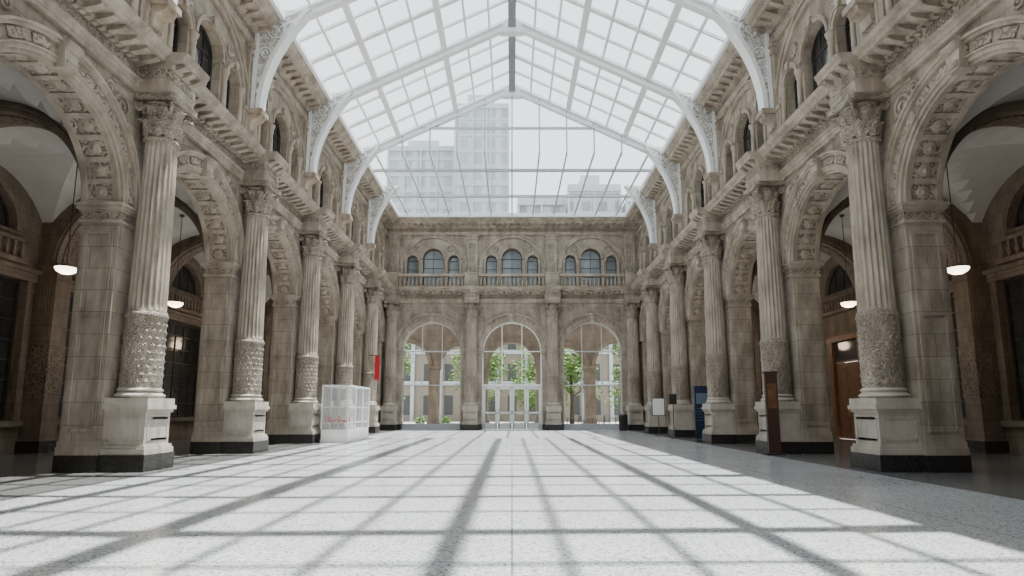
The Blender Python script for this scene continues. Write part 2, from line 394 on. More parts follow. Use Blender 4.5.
# ------------------------------------------------------------------ place arcade
for nm,M,sg in (('left',ML,1),('right',MR,-1)):
    for i,y in enumerate(YK[:6]):
        thing('fluted_column',COLP,M@T(sg*y,0,0),'beige sandstone fluted column with carved lower drum on pale pedestal','column','nave arcade columns')
        thing('stone_pier',PIER,M@T(sg*y,0,0),'square sandstone pier with black base behind a fluted column','pier','nave arcade piers')
    for y in BAYS:
        thing('round_arch',ARCH+SPAN,M@T(sg*y,0,0),'round sandstone arch with carved panels and scrolled keystone','arch','nave arcade arches')
    a=MB(); us=sorted((sg*(YK[0]-.6),sg*(D-.01)))
    wall_open(a,us[0],us[1],SPR,ENT1-.02,[(sg*y,RAD,SPR,SPR,True) for y in BAYS],0,TH)
    u2=sorted((sg*YB,sg*(YK[0]-.6))); a.box(u2[0],u2[1],0,TH,0,ENT1-.02)
    u2=sorted((sg*(YK[6]-PH),sg*(D-.01))); a.box(u2[0],u2[1],0,TH,0,SPR)
    struct('wall_'+nm,a.mesh('arcade_wall',[m_stone]),M,'sandstone arcade wall above the round arches')
for x in (-7.86,-2.65,2.65,7.86):
    thing('fluted_column',COLP,MK@T(x,0,0),'beige sandstone fluted column against the end wall','column','end wall columns')
    thing('stone_pier',PIERB,MK@T(x,0,0),'sandstone pier between end wall arches','pier','end wall piers')
for x in (-BW,0,BW):
    thing('round_arch',ARCHB+SPANB,MK@T(x,0,0),'round sandstone arch framing end wall glazing','arch','end wall arches')
a=MB(); wall_open(a,-8.6,8.6,SPB,ENT1-.02,[(x,RDB,SPB,SPB,True) for x in (-BW,0,BW)],0,.9)
a.box(-15,-8.55,0,.9,0,ENT1-.02);a.box(8.55,15,0,.9,0,ENT1-.02)
struct('wall_back',a.mesh('end_wall',[m_stone]),MK,'sandstone end wall with three arches')
a=MB(); a.box(-15,15,YB-.5,YB,0,17.6); struct('wall_front',a.mesh('rear_wall',[m_stone]),label='plain sandstone wall closing the hall')

# ------------------------------------------------------------------ entablatures
PROF=[(0,8.27),(-.1,8.27),(-.1,8.36),(-.13,8.37),(-.13,8.47),(-.19,8.5),(-.19,8.54),(-.09,8.56),(-.09,8.84),(-.15,8.87),(-.24,8.9),(-.24,8.98),(-.66,9.0),(-.68,9.08),(-.76,9.12),(-.82,9.2),(.3,9.22),(.3,8.27)]
PRU=[(0.1,12.95),(-.02,12.95),(-.02,13.05),(-.07,13.08),(-.07,13.14),(0.02,13.16),(0.02,13.4),(-.1,13.43),(-.2,13.5),(-.2,13.56),(-.6,13.6),(-.62,13.7),(-.74,13.76),(-.85,13.95),(.9,13.95),(.9,12.95)]
def entab(u0,u1,cols,resh=.5):
    a=MB(); a.prism(PROF,'x',u0,u1)
    a.box(u0,u1,-.115,-.08,8.6,8.8,1)
    n=int((u1-u0)/.34)
    for i in range(n):
        u=u0+(i+.5)*(u1-u0)/n
        a.prism([(-.2,8.98),(-.6,8.99),(-.6,8.93),(-.45,8.88),(-.2,8.84)],'x',u-.07,u+.07)
        a.box(u-.05,u+.05,-.25,-.14,8.8,8.86); a.box(u+.12,u+.22,-.25,-.14,8.8,8.86)
    for c in cols:
        pr=[(0,8.275)]+[((p[0]*.5-.72),p[1]+(.008 if p[1]>9.1 else 0)) for p in PROF[1:-2]]+[(0,9.23)]
        a.prism(pr,'x',c-resh,c+resh)
        a.prism([(.0,8.6),(-.785,8.6),(-.785,8.8),(0,8.8)],'x',c-resh-.02,c+resh+.02,1)
        for s in (-.3,0,.3):
            a.prism([(-.8,8.975),(-1.03,8.98),(-1.03,8.93),(-.93,8.88),(-.8,8.84)],'x',c+s-.07,c+s+.07)
    return a.mesh('entablature',[m_smooth,m_carvedf])
def ucorn(u0,u1):
    a=MB(); a.prism(PRU,'x',u0,u1); a.box(u0,u1,-.005,.03,13.2,13.36,1)
    n=int((u1-u0)/.4)
    for i in range(n):
        u=u0+(i+.5)*(u1-u0)/n; a.prism([(-.15,13.58),(-.55,13.59),(-.55,13.53),(-.4,13.48),(-.15,13.42)],'x',u-.08,u+.08)
    return a.mesh('upper_cornice',[m_smooth,m_carvedf])
tn=1
for nm,M,sg in (('left',ML,1),('right',MR,-1)):
    us=sorted((sg*YB,sg*(D)))
    struct('trim_%d'%tn,entab(us[0],us[1],[sg*y for y in YK[:6]]),M,'carved stone entablature with modillion cornice'); tn+=1
    struct('trim_%d'%tn,ucorn(us[0],us[1]),M,'upper stone cornice below the glass roof'); tn+=1
struct('trim_%d'%tn,entab(-8.45,8.45,[-7.86,-2.65,2.65,7.86]),MK,'carved stone entablature under the balcony'); tn+=1
struct('trim_%d'%tn,ucorn(-8.45,8.45),MK,'upper stone cornice on the end wall'); tn+=1

# ------------------------------------------------------------------ clerestory
OPS=[(-1.38,.36,9.5,11.2,True),(0,.68,9.5,11.35,True),(1.38,.36,9.5,11.2,True)]
def upper_wall(u0,u1,bays):
    ops=[(b+o[0],)+o[1:] for b in bays for o in OPS]
    a=MB(); wall_open(a,u0,u1,9.2,12.96,ops,.1,.7,n=14)
    return a.mesh('clerestory_wall',[m_stone])
def clere_dress():
    a=MB()
    a.ring(0,10.78,1.98,2.06,-.0,.12);a.ring(0,10.78,2.06,2.2,.04,.12);a.ring(0,10.78,2.2,2.27,-.03,.12)
    for uc,hw,zs,zt,_ in OPS:
        a.ring(uc,zt,hw,hw+.1,.02,.12,n=16); a.ring(uc,zt,hw+.1,hw+.14,-.01,.12,n=16)
        a.prism([(uc-.06,zt+hw-.02),(uc+.06,zt+hw-.02),(uc+.1,zt+hw+.2),(uc-.1,zt+hw+.2)],'y',-.06,.12)
    a.box(-2.3,2.3,-.02,.12,9.36,9.5)
    for x in (-2.12,2.12): a.box(x-.12,x+.12,.0,.12,9.5,10.66);a.box(x-.15,x+.15,-.04,.12,10.66,10.78)
    p0=a.mesh('window_surround',[m_smooth])
    w=MB(); w.lathe([(.22,0),(.22,.04),(.16,.06),(.1,.04),(.06,.08),(0,.09)],0,0,16)
    rd=w.mesh('roundel',[m_carvedf])
    out=[('surround_moulding',p0)]+[('carved_roundel',rd,T(s*1.12,.1,12.02)@R(pi/2,'X')) for s in (-1,1)]
    a=MB(); a.lathe([(.13,9.5),(.13,9.58),(.09,9.62),(.075,10.9),(.1,10.94),(.08,10.98),(.13,11.12),(.14,11.18)],0,0,14)
    c=a.mesh('colonnette',[m_smooth])
    for x in (-1.84,-.85,.85,1.84): out.append(('colonnette',c,T(x,.05,0)))
    return out
DRESS=clere_dress()
a=MB()
a.box(-.42,.42,-.06,.12,9.2,9.55);a.box(-.34,.34,-.02,.12,9.55,12.6);a.box(-.4,.4,-.08,.12,12.6,12.7);a.box(-.37,.37,-.05,.12,12.7,12.85);a.box(-.43,.43,-.1,.12,12.85,12.95)
a.box(-.24,.24,-.035,.0,9.7,12.4,1)
PILU=a.mesh('upper_pilaster',[m_smooth,m_carvedf])
def winmesh(hw,z0,zt,arch,nv,nh,mf,mg,fw=.05,bw=.03,y=0):
    a=MB()
    if arch:
        pts=[(hw*math.cos(pi*i/18),zt+hw*math.sin(pi*i/18)) for i in range(19)]
        poly=[(-hw,z0),(hw,z0)]+pts[:]; a.ring(0,zt,hw-fw,hw,y-.05,y+.05,n=18,m=0)
    else: poly=[(-hw,z0),(hw,z0),(hw,zt),(-hw,zt)]; a.box(-hw,hw,y-.05,y+.05,zt-fw,zt)
    a.add([(p[0],y,p[1]) for p in poly],[tuple(range(len(poly)))],1)
    a.box(-hw,-hw+fw,y-.05,y+.05,z0,zt);a.box(hw-fw,hw,y-.05,y+.05,z0,zt);a.box(-hw,hw,y-.05,y+.05,z0,z0+fw)
    for i in range(1,nv):
        x=-hw+2*hw*i/nv; t=zt+(math.sqrt(max(0,hw*hw-x*x)) if arch else 0); a.box(x-bw/2,x+bw/2,y-.035,y+.035,z0,t)
    for i in range(1,nh+1):
        z=z0+(zt-z0)*i/nh
        if z<zt or arch: a.box(-hw,hw,y-.03,y+.03,z-bw/2,z+bw/2)
    return a.mesh('glazed_window',[mf,mg])
WC=winmesh(.68,9.5,11.35,True,3,3,m_dark,m_dglass); WS=winmesh(.36,9.5,11.2,True,2,3,m_dark,m_dglass)
WCB=winmesh(.68,9.5,11.35,True,2,3,m_dark,m_bglass); WSB=winmesh(.36,9.5,11.2,True,1,3,m_dark,m_bglass)
wn=1
def window(me,M,label):
    global wn
    o=struct('window_%d'%wn,me,M,label); wn+=1; return o
for nm,M,sg in (('left',ML,1),('right',MR,-1)):
    us=sorted((sg*(YK[0]-.6),sg*(D+.3)))
    struct('wall_%s_upper'%nm,upper_wall(us[0],us[1],[sg*y for y in BAYS]),M,'upper sandstone wall with triple arched windows')
    a=MB(); u2=sorted((sg*YB,sg*(YK[0]-.6))); a.box(u2[0],u2[1],.1,.7,9.2,12.96); struct('wall_%s_upper'%nm,a.mesh('plain',[m_stone]),M,'plain upper sandstone wall')
    for y in BAYS:
        thing('triple_window_surround',DRESS,M@T(sg*y,0,0),'triple arched sandstone window surround above the cornice','window surround','upper window surrounds')
        for o in OPS: window(WC if o[0]==0 else WS,M@T(sg*y+o[0],.4,0),'dark arched upper window with metal bars')
    for y in YK[:6]: put('upper_pilaster',PILU,M@T(sg*y,0,0),None,'panelled sandstone pilaster between upper windows','pilaster','upper pilasters')
struct('wall_back_upper',upper_wall(-8.6,8.6,(-BW,0,BW)),MK,'upper sandstone end wall with triple arched windows')
for x in (-BW,0,BW):
    thing('triple_window_surround',DRESS,MK@T(x,0,0),'triple arched sandstone window surround behind the balcony','window surround','end wall window surrounds')
    for o in OPS: window(WCB if o[0]==0 else WSB,MK@T(x+o[0],.4,0),'arched window on the balcony')
for x in (-7.9,-2.65,2.65,7.9): put('upper_pilaster',PILU,MK@T(x,0,0),None,'panelled sandstone pilaster on the end wall balcony','pilaster','end wall pilasters')
a=MB(); a.lathe([(.075,9.3),(.075,9.35),(.04,9.38),(.085,9.52),(.075,9.6),(.035,9.75),(.03,9.88),(.06,9.92),(.06,9.96)],0,0,12); BAL=a.mesh('baluster',[m_smooth])
a=MB(); a.box(-2.2,2.2,-.11,.11,9.96,10.12); RAIL=a.mesh('rail',[m_smooth])
a=MB(); a.box(-2.2,2.2,-.12,.12,9.22,9.3); BOT=a.mesh('bottom_rail',[m_smooth])
for x in (-BW,0,BW):
    thing('stone_balustrade',[('rail',RAIL),('bottom_rail',BOT)]+[('baluster',BAL,T(-2.05+4.1*i/15,0,0)) for i in range(16)],MK@T(x,-.55,0),'stone balustrade with turned balusters on the balcony','balustrade','balcony balustrades')
a=MB(); a.box(-.44,.44,-.2,.2,9.23,10.08);a.box(-.48,.48,-.24,.24,10.08,10.18);a.box(-.48,.48,-.24,.24,9.23,9.33); DIE=a.mesh('balustrade_pedestal',[m_smooth])
for x in (-7.9,-2.65,2.65,7.9): put('balustrade_pedestal',DIE,MK@T(x,-.6,0),None,'square stone pedestal between balustrades','pedestal','balcony pedestals')

# ------------------------------------------------------------------ roof brackets and trusses
def bracket():
    cur=[(-.36-1.45*(t/14)**2.1,10.75+3.55*(t/14)) for t in range(15)]
    a=MB()
    for i in range(14):
        p,q=cur[i],cur[i+1]
        a.prism([p,q,(q[0]+.15,q[1]),(p[0]+.15,p[1])],'x',-.2,.2)
    a.box(-.17,.17,-.16,-.04,10.7,14.0)
    p0=a.mesh('curved_rib',[m_white])
    a=MB()
    poly=[(-.1,10.75)]+[(c[0]+.1,c[1]) for c in cur]+[(-.1,14.3)]
    a.prism(poly,'x',-.1,.1)
    for s in (-1,1):
        for cx,cz,r in ((-.66,13.55,.42),(-.40,12.75,.24),(-.3,12.2,.16),(-.27,11.8,.12),(-.25,11.4,.1)):
            pts=[(s*.12,cx+r*(1-.8*i/20)*math.cos(1.6*i/20*2*pi),cz+r*(1-.8*i/20)*math.sin(1.6*i/20*2*pi)) for i in range(21)]
            a.tube(pts,.035,6,1)
    p1=a.mesh('openwork_panel',[m_whitec,m_white])
    a=MB(); a.box(-.26,.26,-.46,.05,10.62,10.78); a.prism([(.05,10.62),(-.4,10.62),(-.34,10.5),(-.12,10.4),(-.08,10.15),(.05,10.1)],'x',-.2,.2)
    p2=a.mesh('corbel',[m_smooth])
    return [('curved_rib',p0,None,'white curved rib'),('ornament_panel',p1,None,'white scrollwork panel'),('corbel',p2,None,'stone corbel')]
BR=bracket()
for nm,M,sg in (('left',ML,1),('right',MR,-1)):
    for y in YK[:6]: thing('roof_bracket',BR,M@T(sg*y,0,0),'white ornate curved bracket rising from stone corbel to roof','bracket','roof brackets')
slope=(RIDGE-EAVE)/EX
def truss():
    a=MB()
    for s in (-1,1):
        for o,w,h in ((0,.26,.06),(-.3,.26,.06),(-.15,.06,.3)):
            a.bar((s*EX,0,EAVE+o+.12),(0,0,RIDGE+o+.12),w,h)
    p0=a.mesh('rafters',[m_white])
    a=MB(); a.prism([(-.5,RIDGE-.5),(.5,RIDGE-.5),(.35,RIDGE),(0,RIDGE+.15),(-.35,RIDGE)],'y',-.16,.16); p1=a.mesh('apex_plate',[m_white])
    return [('rafter_pair',p0),('apex_plate',p1)]
TR=truss()
for y in [YK[0]-10,YK[0]-5]+YK[:5]:
    thing('roof_truss',TR,T(0,y,-.08),'white steel gable truss under the glass roof','roof truss','roof trusses')
a=MB(); a.box(-.16,.16,YB,YG,RIDGE-.35,RIDGE+.05,0); put('ridge_beam',a.mesh('ridge_beam',[m_grey]),T(0,0,0),None,'grey steel ridge beam along the glass roof','beam')
a=MB()
for s in (-1,1):
    a.add([(s*EX,YB,EAVE+.18),(s*EX,YG,EAVE+.18),(0,YG,RIDGE+.18),(0,YB,RIDGE+.18)],[(0,1,2,3)])
a.add([(-EX,YG,EAVE+.18),(EX,YG,EAVE+.18),(0,YG,RIDGE+.18)],[(0,1,2)])
a.add([(-EX,YG,EAVE+.18),(EX,YG,EAVE+.18),(EX,D-.5,EAVE+.18),(-EX,D-.5,EAVE+.18)],[(0,1,2,3)])
struct('ceiling',a.mesh('glass_roof',[m_glass2],False),label='pitched glass roof over the hall')
a=MB()
ys=[];yy=YG
while yy>YB: ys.append(yy); yy-=1.25
for i,y in enumerate(ys):
    for s in (-1,1): a.bar((s*EX,y,EAVE+.13),(0,y,RIDGE+.13),.18 if i%2==0 else .08,.1)
for s in (-1,1):
    for i in range(0,8):
        t=i/8; a.bar((s*EX*(1-t),YB,EAVE+.1+(RIDGE-EAVE)*t),(s*EX*(1-t),YG,EAVE+.1+(RIDGE-EAVE)*t),.26 if i in(2,5) else .09,.1)
for i in range(-5,6):
    x=i*1.38; zt=RIDGE-abs(x)*slope
    if abs(x)<EX-.3: a.bar((x,YG,EAVE+.1),(x,YG,zt+.1),.07,.07,1)
hx=EX*(RIDGE-15.36)/(RIDGE-EAVE); a.bar((-hx,YG,15.36),(hx,YG,15.36),.1,.11,1)
for i in range(-5,6):
    x=i*1.38; a.bar((x,YG,EAVE+.13),(x,D-.5,EAVE+.13),.08,.09,1)
for y in (29.6,33.4): a.bar((-EX,y,EAVE+.1),(EX,y,EAVE+.1),.14,.14,1)
a.box(-EX-.1,EX+.1,D-.95,D-.7,EAVE-.05,EAVE+.2)
for s in (-1,1):
    a.box(min(s*EX,s*(EX-.14)),max(s*EX,s*(EX-.14)),YB,D-.7,EAVE-.02,EAVE+.18)
struct('trim_%d'%tn,a.mesh('glazing_bars',[m_white,m_endbar]),label='white glazing bars of the glass roof'); tn+=1
a=MB()
for s in (-1,1):
    x0,x1=sorted((s*(EX),s*9.6)); a.box(x0,x1,YB,D+1,EAVE+.0,EAVE+.14)
    x0,x1=sorted((s*(9.1),s*15.2)); a.box(x0,x1,YB-.5,D+.9,8.75,8.95)
a.box(-9.6,9.6,D-.7,D+1,EAVE+.0,EAVE+.14)
struct('ceiling_roof_slab',a.mesh('roof_slab',[m_roofslab]),label='lead covered flat roof edges')

# ------------------------------------------------------------------ aisles
AC=(TH+AW)/2; AH=(AW-TH)/2; IN=.16; OUT=.64; RO=(2*AH-IN-OUT)/2; UC=-(OUT-IN)/2
a=MB(); g=20; vs=[];fs=[]
for i in range(g+1):
    for j in range(g+1):
        u=math.sin((-1+2*i/g)*pi/2); v=math.sin((-1+2*j/g)*pi/2)
        h=2.3*max(math.sqrt(max(0,1-u*u)),math.sqrt(max(0,1-v*v)))
        vs.append((u*2.5,AC+v*AH,5.9+h))
for i in range(g):
    for j in range(g): fs.append((i*(g+1)+j,i*(g+1)+j+1,(i+1)*(g+1)+j+1,(i+1)*(g+1)+j))
a.add(vs,fs,0,False); VAULT=a.mesh('groin_vault',[m_plaster],False)
def cross_arch():
    a=MB(); wall_open(a,-AH,AH,5.65,8.7,[(UC,RO,5.65,5.65,True)],-.3,.3)
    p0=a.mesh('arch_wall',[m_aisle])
    a=MB(); x0=AH-OUT; x1=AH
    a.box(x0,x1,-.3,.3,0,5.65)
    for z0,z1,o in ((5.2,5.26,.04),(5.45,5.55,.06),(5.55,5.65,.1)): a.box(x0-o,x1,-.3-o,.3+o,z0,z1)
    a.box(x0-.06,x1,-.36,.36,0,.34,1); a.box(x0-.02,x1-.06,-.32,.32,1.6,3.2,2)
    for k in range(6):
        x=x0+.07+.095*k; a.box(x-.022,x+.022,-.33,.33,3.4,5.1)
    hp=[('half_pier',a.mesh('half_pier',[m_aisle,m_black,m_aislec]))]
    a=MB(); a.box(-AH,-AH+IN,-.25,.25,.0,5.65); a.box(-AH,-AH+IN+.08,-.3,.3,5.5,5.65)
    hp.append(('half_pier',a.mesh('half_pier_inner',[m_aisle])))
    a=MB()
    for sd in (-1,1):
        y0,y1=sorted((sd*.3,sd*.36)); a.ring(UC,5.65,RO,RO+.08,y0,y1); y0,y1=sorted((sd*.3,sd*.4)); a.ring(UC,5.65,RO+.1,RO+.15,y0,y1)
    a.ring(UC,5.65,RO-.04,RO+.01,-.18,.18,m=1)
    p2=a.mesh('arch_mouldings',[m_aisle,m_aislec])
    return [('arch_wall',p0)]+hp+[('arch_mouldings',p2)]
CA=cross_arch()
HWA=1.85
WINA=winmesh(HWA,.95,5.05,False,6,7,m_dark,m_dglass,.09,.045); WINL=winmesh(1.25,6.45,6.46,True,4,1,m_dark,m_dglass,.07,.05)
a=MB(); a.box(-2.0,-HWA,-.1,.05,.8,5.25);a.box(HWA,2.0,-.1,.05,.8,5.25);a.box(-2.1,2.1,-.14,.05,5.05,5.3);a.box(-2.1,2.1,-.2,.05,.78,.95);a.box(-2.15,2.15,-.22,.05,5.3,5.42)
a.ring(0,6.45,1.25,1.4,-.1,.05)
FRM=a.mesh('window_frame_stone',[m_aisle])
a=MB(); a.lathe([(.06,5.6),(.03,5.64),(.07,5.78),(.03,5.95),(.05,6.05),(.05,6.1)],0,0,10); BALA=a.mesh('small_baluster',[m_aisle])
a=MB(); a.box(-1.5,1.5,-.09,.09,6.1,6.2); RA=a.mesh('r',[m_aisle]); a=MB(); a.box(-1.5,1.5,-.16,.12,5.46,5.6); RB=a.mesh('r2',[m_aisle])
a=MB(); a.lathe([(.012,5.1),(.012,8.15)],0,0,8); a.lathe([(.02,5.1),(.05,5.08),(.09,5.02),(.09,5.0)],0,0,16); a.lathe([(.05,8.12),(.08,8.15),(.08,8.2)],0,0,12); LROD=a.mesh('lamp_rod',[m_dark])
a=MB(); a.lathe([(.02,4.82),(.12,4.84),(.22,4.9),(.26,4.98),(.25,5.0),(.05,5.0)],0,0,20); LB=a.mesh('lamp_bowl',[m_lamp])
def leafm():
    a=MB(); a.box(-.46,.46,-.03,.03,0,3.3)
    for z0,z1 in ((.2,1.1),(1.3,2.2),(2.4,3.1)):
        for s in (-1,1):
            y0,y1=sorted((s*.03,s*.05)); a.box(-.34,.34,y0,y1,z0,z1)
            y0,y1=sorted((s*.05,s*.062)); a.box(-.26,.26,y0,y1,z0+.08,z1-.08)
    return a.mesh('door_leaf',[m_wood])
LEAF=leafm(); a=MB(); a.tube([(0,-.03,1.0),(0,-.09,1.02),(0,-.09,1.28),(0,-.03,1.3)],.015,8); HND=a.mesh('handle',[plain('brass',(.55,.4,.15),.3,1)])
dn=1
for nm,M,sg in (('left',ML,1),('right',MR,-1)):
    us=sorted((sg*YB,sg*(D)))
    a=MB()
    ops=[];ops2=[]
    for i,y in enumerate(BAYS):
        if nm=='right' and i==3: ops.append((sg*y,.98,0,4.25,False))
        else: ops.append((sg*y,HWA,.95,5.05,False))
        ops2.append((sg*y,1.25,6.45,6.45,True))
    wall_open(a,us[0],us[1],0,5.5,ops,AW,AW+.5); wall_open(a,us[0],us[1],5.5,8.75,ops2,AW,AW+.5)
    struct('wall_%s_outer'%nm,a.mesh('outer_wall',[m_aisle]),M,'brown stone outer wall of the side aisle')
    for i,y in enumerate(BAYS):
        B=M@T(sg*y,0,0)
        struct('ceiling_%s_vault'%nm,VAULT,B,'pale plaster groin vault over the side aisle')
        if nm=='right' and i==3:
            fr=MB()
            for s in (-1,1): x0,x1=sorted((s*.94,s*1.2)); fr.box(x0,x1,-.15,.1,0,4.3)
            fr.box(-1.3,1.3,-.2,.1,4.25,4.5); fr.box(-.94,.94,-.02,.06,3.32,3.4,0); fr.box(-.94,.94,.0,.04,3.4,4.25,1)
            d=struct('door_%d'%dn,fr.mesh('door_frame',[m_wood,m_dglass]),B@T(0,AW+.1,0),'tall brown wooden double door in the aisle wall'); dn+=1
            for s in (-1,1):
                l=put('door_leaf',LEAF,T(s*.47,.02,0),d); put('handle',HND,T(-s*.36,0,0),l,label='brass handle')
        else:
            window(WINA,B@T(0,AW+.2,0),'tall dark gridded aisle window')
            put('window_casing',FRM,B@T(0,AW,0),None,'brown stone casing around a tall aisle window','window casing','aisle window casings')
        window(WINL,B@T(0,AW+.2,0),'dark lunette window high in the aisle')
        thing('gallery_balustrade',[('rail',RA),('bottom_rail',RB)]+[('baluster',BALA,T(-1.4+2.8*k/11,0,0)) for k in range(12)],B@T(0,AW-.18,0),'small stone balustrade below the lunette window','balustrade','aisle balustrades')
        thing('pendant_lamp',[('rod',LROD),('lamp_bowl',LB,None,'glowing glass bowl')],B@T(0,AC,0),'small glowing bowl lamp hanging on a thin rod','lamp','aisle pendant lamps')
        if i>0:
            ld=bpy.data.lights.new('lamp_light','POINT'); ld.energy=40; ld.color=(1,.78,.54); ld.shadow_soft_size=.25
            lo=bpy.data.objects.new('lamp_light',ld); COL.objects.link(lo); lo.matrix_world=B@T(0,AC,4.6)
    for y in YK[:6]:
        # the wide fluted half pier stands on the outer wall (+x of the rotated arch)
        thing('aisle_arch',CA,M@T(sg*y,0,0)@T(0,AC,0)@R(pi/2,'Z'),'brown stone arch with fluted half piers spanning the side aisle','arch','aisle arches')

# ------------------------------------------------------------------ end wall glazing and doors
def endwin(center):
    a=MB(); hw=RDB-.02; zt=SPB; pts=[(hw*math.cos(pi*i/24),zt+hw*math.sin(pi*i/24)) for i in range(25)]
    z0=2.86 if center else .35
    a.add([(p[0],0,p[1]) for p in [(-hw,z0),(hw,z0)]+pts],[tuple(range(27))],1)
    a.ring(0,zt,hw-.1,hw,-.06,.06,n=24)
    for s in (-1,1): x0,x1=sorted((s*hw,s*(hw-.1))); a.box(x0,x1,-.06,.06,0,zt)
    for x in (-.66,.66): a.box(x-.03,x+.03,-.04,.04,z0,zt+math.sqrt(hw*hw-x*x))
    a.box(-hw,hw,-.04,.04,zt-.03,zt+.03)
    if center: a.box(-hw,hw,-.07,.07,2.78,2.94)
    else:
        a.box(-hw,hw,-.05,.05,2.84,2.9); a.box(-hw,hw,-.06,.06,0,.12); a.box(-hw,hw,-.03,.03,.12,.36)
    return a.mesh('arched_glazing',[m_white if center else m_endbar,m_glass])
WE=endwin(False); WM=endwin(True)
window(WE,MK@T(-BW,.5,0),'tall arched glazing with pale metal frame'); window(WE,MK@T(BW,.5,0),'tall arched glazing with pale metal frame')
window(WM,MK@T(0,.5,0),'arched glazing above the white entrance doors')
a=MB(); w=.46
a.box(-w,-w+.13,-.03,.03,0.02,2.76);a.box(w-.13,w,-.03,.03,0.02,2.76);a.box(-w,w,-.03,.03,.02,.4);a.box(-w,w,-.03,.03,2.6,2.76);a.box(-w,w,-.03,.03,1.0,1.14)
a.add([(-w,0,.2),(w,0,.2),(w,0,2.7),(-w,0,2.7)],[(0,1,2,3)],1)
GD=a.mesh('glazed_leaf',[m_white,m_glass])
for i,x in enumerate((-1.43,-.476,.476,1.43)):
    d=struct('door_%d'%dn,GD,MK@T(x,.5,.0),'white framed glass entrance door'); dn+=1
    put('handle',HND,T(.34 if i%2==0 else -.34,0,0),d,label='metal pull handle')

# ------------------------------------------------------------------ floor, ground
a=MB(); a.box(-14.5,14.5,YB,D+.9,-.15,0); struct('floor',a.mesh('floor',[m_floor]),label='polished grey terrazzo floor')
a=MB(); a.box(-150,150,D+.9,260,-.3,-.05); put('pavement',a.mesh('pavement',[m_pave]),T(0,0,0),None,'pale paved plaza outside the entrance','ground')

# ------------------------------------------------------------------ outside
a=MB(); PO=[(0,1.9),(4.15,1.6),(-4.15,1.6),(8.4,1.9),(-8.4,1.9)]
wall_open(a,-11,11,-.05,9,[(x,r,-.05,4.7,True) for x,r in PO],0,1.3)
for x,r in PO: a.ring(x,4.7,r,r+.25,-.1,0,n=24); a.ring(x,4.7,r-.05,r,.0,1.3,n=24)
for x in (-6.12,-2.22,2.22,6.12): a.box(x-.5,x+.5,-.08,1.38,4.45,4.7); a.box(x-.45,x+.45,-.06,1.36,-.05,.5)
a.box(-11.2,11.2,-.3,1.5,9,9.3)
put('entrance_portico',a.mesh('portico',[m_aisle]),T(0,45,0),None,'brown sandstone portico with round arches outside the entrance','portico')
def building(x0,x1,y0,y1,h,mat,steps,fin,label,name='office_building'):
    a=MB(); z0=-.05; a.box(x0,x1,y0,y1,z0,h)
    z=4
    while z<h: a.box(x0-.1,x1+.1,y0-.2,y0,z,z+.5,1); z+=fin
    n=int((x1-x0)/3.2)
    for i in range(n+1):
        x=x0+(x1-x0)*i/n; a.box(x-.2,x+.2,y0-.35,y0,z0,h,1)
    a.box(x0-.1,x1+.1,y0-.5,y0+.5,h-.6,h+.5,1)
    for (sx0,sx1,sh) in steps: a.box(sx0,sx1,y0+2,y1-2,h,h+sh,1)
    put(name,a.mesh(name,[mat,m_bldtrim]),T(0,0,0),None,label,'building')
building(-12.5,-.8,120,140,68,m_tower,[(-10,-4,4)],3.8,'tall pale grey glass and concrete tower')
building(-28,-13.2,124,144,60,m_tower,[(-24,-17,3)],3.8,'lower pale grey office tower beside the tall tower')
building(1,8.4,88,100,34,m_office,[(3,6,2)],3.4,'pale stone office block with flat roof')
building(8.8,16.8,86,100,35.5,m_office,[(11,14,3)],3.4,'stepped pale office block with rooftop plant room')
building(17.4,26,84,100,33,m_office,[(19,22,2)],3.4,'low pale office block')
building(-34,34,66,80,17,m_townhall,[],3.6,'stone street building with rows of windows','street_building')
def tree(x,y,h,seed):
    rnd=random.Random(seed)
    a=MB(); a.tube([(0,0,0),(.05,0,h*.25),(-.05,.05,h*.5),(.05,0,h*.8)],[.22,.17,.12,.04],8)
    for k in range(7):
        an=k*2.4; z=h*(.3+.06*k); a.tube([(0,0,z),(math.cos(an)*h*.14,math.sin(an)*h*.14,z+h*.1),(math.cos(an)*h*.25,math.sin(an)*h*.25,z+h*.16)],[.07,.045,.015],6)
    tr=a.mesh('trunk',[m_bark])
    f=MB()
    cl=[(rnd.uniform(-1,1)*h*.24,rnd.uniform(-1,1)*h*.22,h*rnd.uniform(.26,.95),h*rnd.uniform(.1,.16)) for _ in range(30)]
    for cx,cy_,cz,r in cl:
        for _ in range(130):
            v=Vector((rnd.gauss(0,1),rnd.gauss(0,1),rnd.gauss(0,1))).normalized()*r*rnd.uniform(.4,1)
            s=.15; q=MB(); q.add([(-s,0,0),(0,-s*.55,0),(s,0,0),(0,s*.55,0)],[(0,1,2,3)])
            f.merge(q,T(cx+v.x,cy_+v.y,cz+v.z)@R(rnd.uniform(0,6),'Z')@R(rnd.uniform(0,3),'X'))
    fo=f.mesh('foliage',[m_leaf],False)
    thing('tree',[('trunk',tr),('foliage',fo)],T(x,y,-.05),'leafy green street tree outside the entrance','tree','street trees')
tree(5.2,50.5,8,1); tree(11.2,51,8,2); tree(-3.4,58,9,3); tree(-12,53,8,4); tree(2.6,59,8,5)

